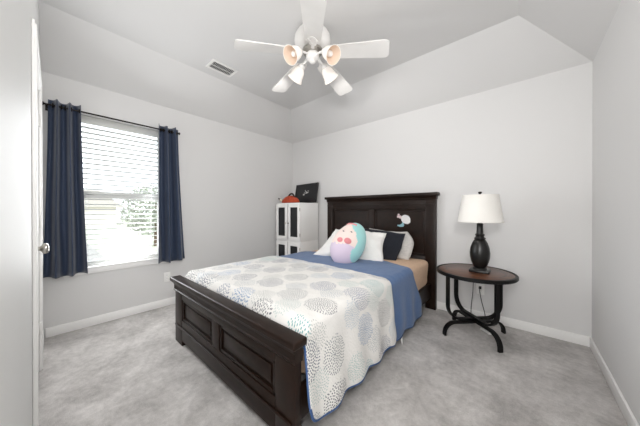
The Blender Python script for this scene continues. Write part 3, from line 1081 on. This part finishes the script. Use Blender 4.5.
# ---- pillows
def pillow_bm(W, H, T, seed=0, nu=40, nv=30, wr=0.010, ears=0.10, p=0.42, dx=None):
    bm = B()
    def side(sg):
        g = []
        for j in range(nv + 1):
            v = -1 + 2 * j / nv
            row = []
            for i in range(nu + 1):
                u = -1 + 2 * i / nu
                x = W / 2 * u * (1 - ears * (1 - v * v) * (abs(u) ** 2) * 0.9)
                y = H / 2 * v * (1 - ears * (1 - u * u) * (abs(v) ** 2) * 0.7)
                k = max(0, (1 - u * u)) ** p * max(0, (1 - v * v)) ** p
                z = sg * (T / 2 * k + 0.003)
                nz = noise.noise(Vector((x * 9 + seed, y * 9, sg * 2 + seed)))
                nz2 = noise.noise(Vector((x * 24 + seed, y * 24, sg * 2 + seed + 5)))
                z += (wr * nz + 0.35 * wr * nz2) * min(1, 3 * k)
                if dx:
                    x += dx(u, v)
                ex = 0.008 * noise.noise(Vector((x * 7, y * 7, seed + 8)))
                row.append(bm.verts.new((x + ex, y + ex, z)))
            g.append(row)
        for j in range(nv):
            for i in range(nu):
                q = (g[j][i], g[j][i + 1], g[j + 1][i + 1], g[j + 1][i])
                bm.faces.new(q if sg > 0 else q[::-1])
        return g
    a, b_ = side(1), side(-1)
    def loop(g):
        return g[0] + [r_[-1] for r_ in g[1:]] + g[-1][-2::-1] + [r_[0] for r_ in g[-2:0:-1]]
    la, lb = loop(a), loop(b_)
    n = len(la)
    for k in range(n):
        bm.faces.new((la[k], lb[k], lb[(k + 1) % n], la[(k + 1) % n]))
    bmesh.ops.recalc_face_normals(bm, faces=bm.faces)
    return bm


def pillow(name, label, cat, m, W, H, T, loc, lean, yaw, roll=0, seed=0, group=None, hem=None, **kw):
    """lean: angle from lying flat (90 = standing); loc = centre"""
    o = obj(name, pillow_bm(W, H, T, seed, **kw), m, smooth=85)
    mt = Matrix.Translation(loc) @ Matrix.Rotation(R(yaw), 4, 'Z') @ Matrix.Rotation(R(lean), 4, 'X') @ Matrix.Rotation(R(roll), 4, 'Z')
    o.matrix_world = mt
    tag(o, label, cat, group)
    return o


pillow('pillow', 'pale grey pillow leaning on the headboard behind the navy pillow', 'pillow', M_pgrey, 0.66, 0.36, 0.13, (-1.290, 2.840, 0.748), 66, 2, -2, 3,
       dx=lambda u, v: -0.13 * v * v * max(0, u) if v > 0 else -0.06 * v * v * max(0, u))
pillow('pillow', 'dark navy pillow standing between the white and pale grey pillows', 'pillow', M_pnavy, 0.56, 0.37, 0.10, (-1.345, 2.690, 0.748), 66, 6, -5, 11, ears=0.05,
       dx=lambda u, v: -0.05 * max(0, -v) * max(0, u))
pillow('pillow', 'white pillow leaning behind the pastel plush toy', 'pillow', M_pwhite, 0.80, 0.45, 0.16, (-1.590, 2.465, 0.742), 47, 15, -3, 21, wr=0.026, ears=0.10,
       dx=lambda u, v: 0.09 * v * max(0, -u) - 0.03 * v * max(0, u))

# ---- plush toy
pl = thing('plush_toy', 'round pastel plush mermaid toy with turquoise hair leaning on white pillow', 'plush toy', (-1.470, 2.19, 0.625))


FA = R(14)


def feat(x, z):
    """feature frame (upright) -> body frame (leaning)"""
    return x * math.cos(FA) - z * math.sin(FA), x * math.sin(FA) + z * math.cos(FA)


def plush_mats(co):
    # feature frame: x right, z up; y depth (front = -y)
    x = co[0] * math.cos(FA) + co[2] * math.sin(FA)
    z = -co[0] * math.sin(FA) + co[2] * math.cos(FA)
    y = co[1]
    edge = 0.085 + 0.020 * math.cos(z * 24) - (0.10 * (z - 0.11) / 0.1 if z > 0.11 else 0)
    if x > edge or (y > 0.03 and z > -0.10):
        return 2
    if z < -0.048 + 0.008 * math.cos(x * 40):
        return 1
    return 0


bm = B()
t = bmesh.new()
bmesh.ops.create_uvsphere(t, u_segments=72, v_segments=48, radius=1)
PA, PB, PC = 0.182, 0.135, 0.258
for v in t.verts:
    c = v.co
    k = 1 + 0.10 * (-c.z) * (1 if c.z < 0 else 0.8)
    v.co = Vector((c.x * PA * k, c.y * PB * k, c.z * PC))
for f in t.faces:
    f.material_index = plush_mats(f.calc_center_median())
merge(bm, t)
PM = Matrix.Translation((-0.0, 0.0, 0.175)) @ Matrix.Rotation(R(26), 4, 'Z') @ Matrix.Rotation(R(-24), 4, 'X') @ Matrix.Rotation(R(25), 4, 'Y')
body = obj('body', bm, [M_pink, M_lilac, M_teal], pl, smooth=80, local=True)
body.matrix_local = PM


def on_body(x, z, lift=0.002):
    k = 1 + 0.10 * (-z / PC) * (1 if z < 0 else 0.8)
    y2 = 1 - (x / (PA * k)) ** 2 - (z / PC) ** 2
    return Vector((x, -PB * k * math.sqrt(max(0, y2)) - lift, z))


def patch(name, x, z, rx, rz, m, parent):
    bm = B()
    p = on_body(x, z, -0.004)
    sphere(bm, p, 1, rx, 0.009, rz, 18)
    # bend to the body
    for v in bm.verts:
        q = on_body(v.co.x, v.co.z, 0)
        v.co.y = q.y + (v.co.y - p.y) - 0.001
    return obj(name, bm, m, parent, smooth=80, local=True)


for nm, fx, fz, rx, rz, m_ in (('shell', -0.080, -0.008, 0.034, 0.028, M_coral), ('shell', 0.008, -0.006, 0.042, 0.033, M_coral),
                              ('eye', -0.070, 0.100, 0.012, 0.005, M_pnavy), ('eye', 0.020, 0.104, 0.012, 0.005, M_pnavy)):
    bx_, bz_ = feat(fx, fz)
    patch(nm, bx_, bz_, rx, rz, m_, body)
bm = B()
pts = []
for k in range(13):
    a = -1.15 + 1.15 * k / 12
    x = PA * 0.80 * math.sin(a) * 0.95
    z = 0.175 + 0.035 * math.cos(a)
    p = on_body(x, min(z, 0.215), 0.004)
    pts.append(p)
sweep(bm, pts, 0.010, 0.010, seg=8, up=Vector((0, 1, 0)))
obj('headband', bm, M_coral, body, smooth=80, local=True, label='coral pink headband')
bm = B()
box(bm, -0.030, 0.015, -0.150, -0.147, -0.175, -0.145, 0.001)
obj('fabric_tag', bm, M_markwhite, pl, local=True, label='small white tag').location = (-0.03, -0.02, 0.175)

# ------------------------------------------------------------------ side table and lamp
TX, TY, TZ = -0.348, 2.64, 0.598
tb = thing('side_table', 'round wooden side table on black crossed iron legs', 'side table', (TX, TY, 0))
obj('tabletop', lathe(B(), [(0, 0.574), (0.300, 0.574), (0.300, TZ - 0.004), (0.292, TZ), (0, TZ)], seg=64), M_tabletop, tb, local=True, smooth=30)
obj('rim', lathe(B(), [(0.3005, 0.566), (0.318, 0.566), (0.323, 0.572), (0.323, TZ - 0.004), (0.318, TZ + 0.001), (0.3005, TZ + 0.001), (0.3005, 0.566)], seg=64), M_iron, tb, local=True, smooth=30, label='black metal rim')
ZX = 0.138
for (sx, sy) in ((1, 1), (1, -1)):
    # diagonal frame: an upper U and a lower arch that touch on the cross bar
    dvec = Vector((0.200 * sx, 0.195 * sy, 0))
    L = dvec.length
    d = dvec.normalized()
    zo = 0.0 if sy > 0 else 0.012
    RC_ARCH, RC_U = 0.10, 0.13
    def path(topz, sign, zmid, Lh):
        pts = []
        for side in (-1, 1):
            seq = [(-Lh, topz)]
            rc = RC_U if sign > 0 else RC_ARCH
            zc_ = zmid + sign * rc
            n_ = 10
            arcp = [(-Lh + rc - rc * math.cos(a_), zc_ - sign * rc * math.sin(a_)) for a_ in [PI / 2 * q / n_ for q in range(n_ + 1)]]
            seq += arcp
            if side < 0:
                pts += [d * s_ + Vector((0, 0, z_)) for s_, z_ in seq]
            else:
                pts += [d * (-s_) + Vector((0, 0, z_)) for s_, z_ in seq[::-1]]
        return pts
    upn = Vector((0, 0, 1)).cross(d)
    obj('upper_frame', sweep(B(), path(0.5735, 1, ZX + 0.010 + zo, L - 0.02), 0.009, 0.019, up=upn, square=True), M_iron, tb, local=True, smooth=30)
    obj('leg_arch', sweep(B(), path(0.0, -1, ZX - 0.009 + zo - 0.012, L + 0.012), 0.009, 0.019, up=upn, square=True), M_iron, tb, local=True, smooth=30)

LX, LY = -0.305, 2.64
lp = thing('table_lamp', 'black turned table lamp with white drum shade on side table', 'lamp', (LX, LY, TZ + 0.0012))
z0 = TZ + 0.0012
bm = B()
box(bm, -0.078, 0.078, -0.078, 0.078, 0.0, 0.024, 0.006, 2)
lathe(bm, [(0, 0.0235), (0.060, 0.0235), (0.056, 0.034), (0.046, 0.040), (0, 0.040)], seg=32)
obj('lamp_foot', bm, M_lampbase, lp, local=True)
obj('lamp_body', lathe(B(), [(0, 0.039), (0.044, 0.039), (0.054, 0.055), (0.070, 0.095), (0.079, 0.140), (0.081, 0.180), (0.075, 0.225), (0.060, 0.270), (0.046, 0.295),
                             (0.040, 0.300), (0.046, 0.306), (0.046, 0.314), (0.036, 0.320), (0.032, 0.332), (0.038, 0.340), (0.038, 0.348), (0.028, 0.355),
                             (0.026, 0.400), (0.024, 0.440), (0.028, 0.446), (0.018, 0.452), (0.012, 0.500), (0, 0.500)], seg=40), M_lampbase, lp, local=True)
zs0, zs1 = 0.462, 0.715
sho = obj('lamp_shade', lathe(B(), [(0.178, zs0), (0.1805, zs0), (0.1805, zs0 + 0.010), (0.179, zs0 + 0.012), (0.1435, zs1 - 0.010), (0.1445, zs1), (0.142, zs1), (0.141, zs1 - 0.012), (0.176, zs0 + 0.010), (0.178, zs0)], seg=56),
          M_shade, lp, local=True, smooth=50, label='white tapered fabric shade')
bm = B()
sweep(bm, [(0, 0, 0.495), (0, 0, zs1 + 0.008)], 0.004, seg=8)
for k in range(3):
    a = 2 * PI * k / 3 + 0.5
    sweep(bm, [(0, 0, zs1 - 0.006), (0.140 * math.cos(a), 0.140 * math.sin(a), zs1 - 0.006)], 0.002, seg=6)
obj('harp', bm, M_rod, sho, local=True)
obj('finial', lathe(B(), [(0, zs1 + 0.004), (0.012, zs1 + 0.004), (0.010, zs1 + 0.012), (0.016, zs1 + 0.020), (0.015, zs1 + 0.030), (0, zs1 + 0.034)], seg=16), M_rod, sho, local=True)


def outlet(label, loc, rotz):
    o = thing('wall_outlet', label, 'outlet', loc, rotz, 'wall outlets')
    bm = B()
    box(bm, -0.036, 0.036, -0.006, -0.0004, -0.058, 0.058, 0.002)
    obj('cover_plate', bm, M_plate, o, local=True)
    for zz in (0.021, -0.021):
        bm = B()
        lathe(bm, [(0, 0), (0.0165, 0), (0.0165, 0.0025), (0, 0.0025)], (0, 0, 0), 20, Matrix.Rotation(PI / 2, 4, 'X'))
        bmesh.ops.translate(bm, verts=bm.verts, vec=(0, -0.0055, zz))
        soc = obj('socket', bm, M_trim, o, local=True)
        bm = B()
        for x in (-0.006, 0.006):
            box(bm, x - 0.001, x + 0.001, -0.0086, -0.0078, zz, zz + 0.008)
        obj('slots', bm, M_slot, soc, local=True)
    return o


outlet('white wall outlet on the head wall behind the side table', (-0.345, YH, 0.325), 0)
outlet('white wall outlet below the window, beside the footboard', (XL, 0.955, 0.352), PI / 2)

# lamp cord: down from the table's back edge to the outlet
cord = thing('power_cord', 'black lamp cord hanging behind side table, plugged into the outlet', 'cord', (-0.345, 2.95, 0.0))
def catmull(P, n=8):
    P = [Vector(p) for p in P]
    out = []
    for i in range(len(P) - 1):
        p0, p1, p2, p3 = P[max(i - 1, 0)], P[i], P[i + 1], P[min(i + 2, len(P) - 1)]
        for k in range(n):
            t = k / n
            out.append(0.5 * ((2 * p1) + (-p0 + p2) * t + (2 * p0 - 5 * p1 + 4 * p2 - p3) * t * t + (-p0 + 3 * p1 - 3 * p2 + p3) * t ** 3))
    out.append(P[-1])
    return out
pts = catmull([(-0.345, 3.000, 0.340), (-0.345, 2.978, 0.32), (-0.328, 2.972, 0.22), (-0.300, 2.970, 0.10), (-0.296, 2.965, 0.022), (-0.31, 2.95, 0.006), (-0.36, 2.95, 0.006), (-0.41, 2.955, 0.02),
               (-0.42, 2.965, 0.12), (-0.405, 2.972, 0.30), (-0.40, 2.982, 0.50), (-0.395, 2.985, 0.585), (-0.39, 2.96, 0.605), (-0.36, 2.85, 0.606), (-0.32, 2.735, 0.606)])
obj('cable', sweep(B(), pts, 0.0035, seg=8), M_black, cord)
bm = B()
box(bm, -0.357, -0.333, 2.998, 3.0305, 0.334, 0.360, 0.004)
obj('plug', bm, M_black, cord)
sw = obj('cable_tag', box(B(), -0.325, -0.215, 2.735, 2.768, 0.0, 0.016, 0.004, rot=Matrix.Rotation(R(-42), 3, 'Z')), M_plate)
sw.name = 'cord_switch'
tag(sw, 'small white cord switch on the carpet under the side table', 'switch')
sw.location = (0, 0, 0.0005)

# ------------------------------------------------------------------ cabinets
CX0, CX1, CY0, CY1 = -3.222, -2.637, 2.59, 3.0
CZ = 0.672
def cabinet(name, label, z0, z1):
    c = thing(name, label, 'cabinet', ((CX0 + CX1) / 2, (CY0 + CY1) / 2, z0), 0, 'stacked white cabinets')
    bm = B()
    th = 0.018
    box(bm, CX0, CX0 + th, CY0, CY1, z0, z1, 0.002)
    box(bm, CX1 - th, CX1, CY0, CY1, z0, z1, 0.002)
    box(bm, CX0 + th, CX1 - th, CY0, CY1, z0, z0 + th)
    box(bm, CX0 + th, CX1 - th, CY0, CY1, z1 - th, z1)
    box(bm, CX0 + th, CX1 - th, CY1 - 0.006, CY1, z0 + th, z1 - th)
    obj('carcass', bm, M_cabwhite, c)
    xm = (CX0 + CX1) / 2
    for (x0, x1, hs) in ((CX0 + 0.003, xm - 0.010, 1), (xm + 0.010, CX1 - 0.003, -1)):
        bm = B()
        st_ = 0.056
        y0, y1 = CY0 - 0.020, CY0 - 0.001
        za, zb = z0 + 0.012, z1 - 0.012
        box(bm, x0, x0 + st_, y0, y1, za, zb, 0.002)
        box(bm, x1 - st_, x1, y0, y1, za, zb, 0.002)
        box(bm, x0 + st_, x1 - st_, y0, y1, za, za + 0.062, 0.002)
        box(bm, x0 + st_, x1 - st_, y0, y1, zb - 0.062, zb, 0.002)
        dr = obj('door', bm, M_cabwhite, c)
        obj('door_panel', box(B(), x0 + st_ - 0.004, x1 - st_ + 0.004, y0 + 0.006, y0 + 0.012, za + 0.057, zb - 0.057), M_cabblack, dr, label='black inset panel')
        xk = x1 - 0.028 if hs > 0 else x0 + 0.028
        kb = lathe(B(), [(0, 0), (0.006, 0), (0.006, 0.010), (0.012, 0.016), (0.011, 0.024), (0, 0.027)], (0, 0, 0), 14, Matrix.Rotation(PI / 2, 4, 'X'))
        bmesh.ops.translate(kb, verts=kb.verts, vec=(xk, y0, (z0 + z1) / 2 - 0.02))
        obj('knob', kb, M_nickel, dr)
        for zh in (za + 0.10, zb - 0.10):
            xh = x0 if hs > 0 else x1
            hb = B()
            sweep(hb, [(xh, y0 + 0.002, zh - 0.025), (xh, y0 + 0.002, zh + 0.025)], 0.006, seg=8, up=Vector((0, 1, 0)))
            obj('hinge', hb, M_nickel, dr)
    return c
cabinet('storage_cabinet', 'lower white two-door cabinet standing on the carpet in the corner', 0.0, CZ)
cabinet('storage_cabinet', 'upper white two-door cabinet stacked on another, black board on top', CZ + 0.001, 1.295)

# black board leaning on the wall
bd = thing('display_board', 'black rectangular board with white marks leaning on the upper cabinet', 'board', (-2.890, 2.935, 1.2955))
bw, bh, bt = 0.530, 0.345, 0.018
bm = B()
box(bm, -bw / 2, bw / 2, 0, bt, 0, bh, 0.003)
lean = Matrix.Rotation(R(-12), 4, 'X') @ Matrix.Rotation(R(-1.5), 4, 'Y') 
pn = obj('board_panel', bm, M_board, bd, local=True)
bm = B()
fr_ = 0.016
box(bm, -bw / 2, bw / 2, -0.005, 0.001, 0.0, fr_, 0.002)
box(bm, -bw / 2, bw / 2, -0.005, 0.001, bh - fr_, bh, 0.002)
box(bm, -bw / 2, -bw / 2 + fr_, -0.005, 0.001, fr_, bh - fr_, 0.002)
box(bm, bw / 2 - fr_, bw / 2, -0.005, 0.001, fr_, bh - fr_, 0.002)
f_ = obj('board_frame', bm, M_black, pn, local=True)
bm = B()
for (x, z, w_, h_) in ((-0.045, 0.150, 0.035, 0.022), (-0.03, 0.180, 0.030, 0.010), (0.00, 0.200, 0.030, 0.012), (0.035, 0.185, 0.055, 0.012), (0.055, 0.212, 0.020, 0.010), (-0.02, 0.225, 0.014, 0.014), (0.015, 0.172, 0.05, 0.008)):
    box(bm, x - w_ / 2, x + w_ / 2, -0.002, -0.0005, z - h_ / 2, z + h_ / 2)
obj('white_marks', bm, M_markwhite, pn, local=True, label='small white marks')
pn.matrix_local = Matrix.Translation((0.0, -0.005, 0.009)) @ lean

# orange bag on the cabinet
bg_ = thing('cloth_bag', 'crumpled orange-red cloth bag with dark strap lying on the upper cabinet', 'bag', (-2.985, 2.685, 1.2955))
bm = B()
sphere(bm, (0, 0, 0.0), 1, 0.205, 0.088, 0.115, 40)
for v in bm.verts:
    n_ = noise.noise(v.co * 16)
    v.co *= 1 + 0.10 * n_
    if v.co.z < 0:
        v.co.z = v.co.z * 0.10
    v.co.z += 0.0100
zmin = min(v.co.z for v in bm.verts)
for v in bm.verts:
    v.co.z -= zmin
obj('bag_body', bm, M_orange, bg_, local=True, smooth=80)
bm = B()
sweep(bm, catmull([(-0.02, -0.02, 0.115), (0.02, -0.015, 0.152), (0.07, -0.01, 0.150), (0.10, 0.0, 0.105), (0.155, 0.0, 0.060), (0.20, -0.005, 0.016)], 6), 0.017, 0.013, seg=10)
obj('strap', bm, M_brownstrap, bg_, local=True, smooth=60, label='dark brown strap')
bm = B()
sphere(bm, (-0.200, -0.03, 0.055), 1, 0.028, 0.03, 0.024, 16)
sweep(bm, [(-0.210, -0.032, 0.060), (-0.262, -0.04, 0.085)], 0.013, 0.010, seg=10)
for f in bm.faces:
    f.material_index = 1 if f.calc_center_median().x < -0.224 else 0
obj('bag_end', bm, [M_cream, M_brownstrap], bg_, local=True, smooth=60, label='cream and dark end')

# ------------------------------------------------------------------ outside the window
struct('ground', box(B(), -60, XL - 0.3, -25, 40, -0.5, -0.30), M_grass)
struct('driveway', box(B(), -26, XL - 0.5, -6, 1.15, -0.2995, -0.29), M_asphalt)
struct('walkway', prism(B(), [(-24, 2.6), (-16.7, 2.2), (-8.9, 1.16), (-4.5, 1.16), (-4.5, 2.0), (-9.1, 2.3), (-14.5, 3.2), (-24, 5.0)], 'z', -0.2995, -0.285), M_conc)


def tree(label, x, y, h, r, n, seed, cz):
    rnd = random.Random(seed)
    t = thing('garden_tree', label, 'tree', (x, y, -0.30), 0)
    bm = B()
    lathe(bm, [(0, 0), (0.09, 0), (0.06, h * 0.3), (0.03, h * 0.8), (0, h * 0.8)], seg=10)
    obj('trunk', bm, M_bark, t, local=True)
    bm = B()
    for k in range(n):
        while True:
            p = Vector((rnd.uniform(-1, 1), rnd.uniform(-1, 1), rnd.uniform(-1, 1)))
            if 0.2 < p.length < 1 and noise.noise(p * 2.2 + Vector((seed, 0, 0))) > -0.18:
                break
        c = Vector((p.x * r, p.y * r, cz + p.z * r * 0.95))
        a = Vector((rnd.gauss(0, 1), rnd.gauss(0, 1), rnd.gauss(0, 1))).normalized()
        b_ = a.orthogonal().normalized()
        s = 0.05 + 0.05 * rnd.random()
        vs = [bm.verts.new(c + a * s), bm.verts.new(c + b_ * s * 0.5), bm.verts.new(c - a * s), bm.verts.new(c - b_ * s * 0.5)]
        bm.faces.new(vs)
    obj('foliage', bm, M_leaf, t, local=True, smooth=None)


tree('leafy tree seen through the right half of the window blind', -11.6, 2.95, 2.6, 1.15, 2600, 3, 1.45)
hs = thing('neighbor_house', 'pale low house across the street, seen through the window blind', 'house', (-34, 2, -0.3))
obj('house_wall', box(B(), -36, -31, -4, 4.5, -0.3, 1.5), M_house, hs)
obj('house_roof', prism(B(), [(-4.6, 1.5), (5.1, 1.5), (3.2, 3.1), (-2.7, 3.1)], 'x', -36.4, -30.6), M_roof, hs)
obj('house_window', box(B(), -30.998, -30.95, 0.6, 2.0, 0.4, 1.2), M_winblue, hs)
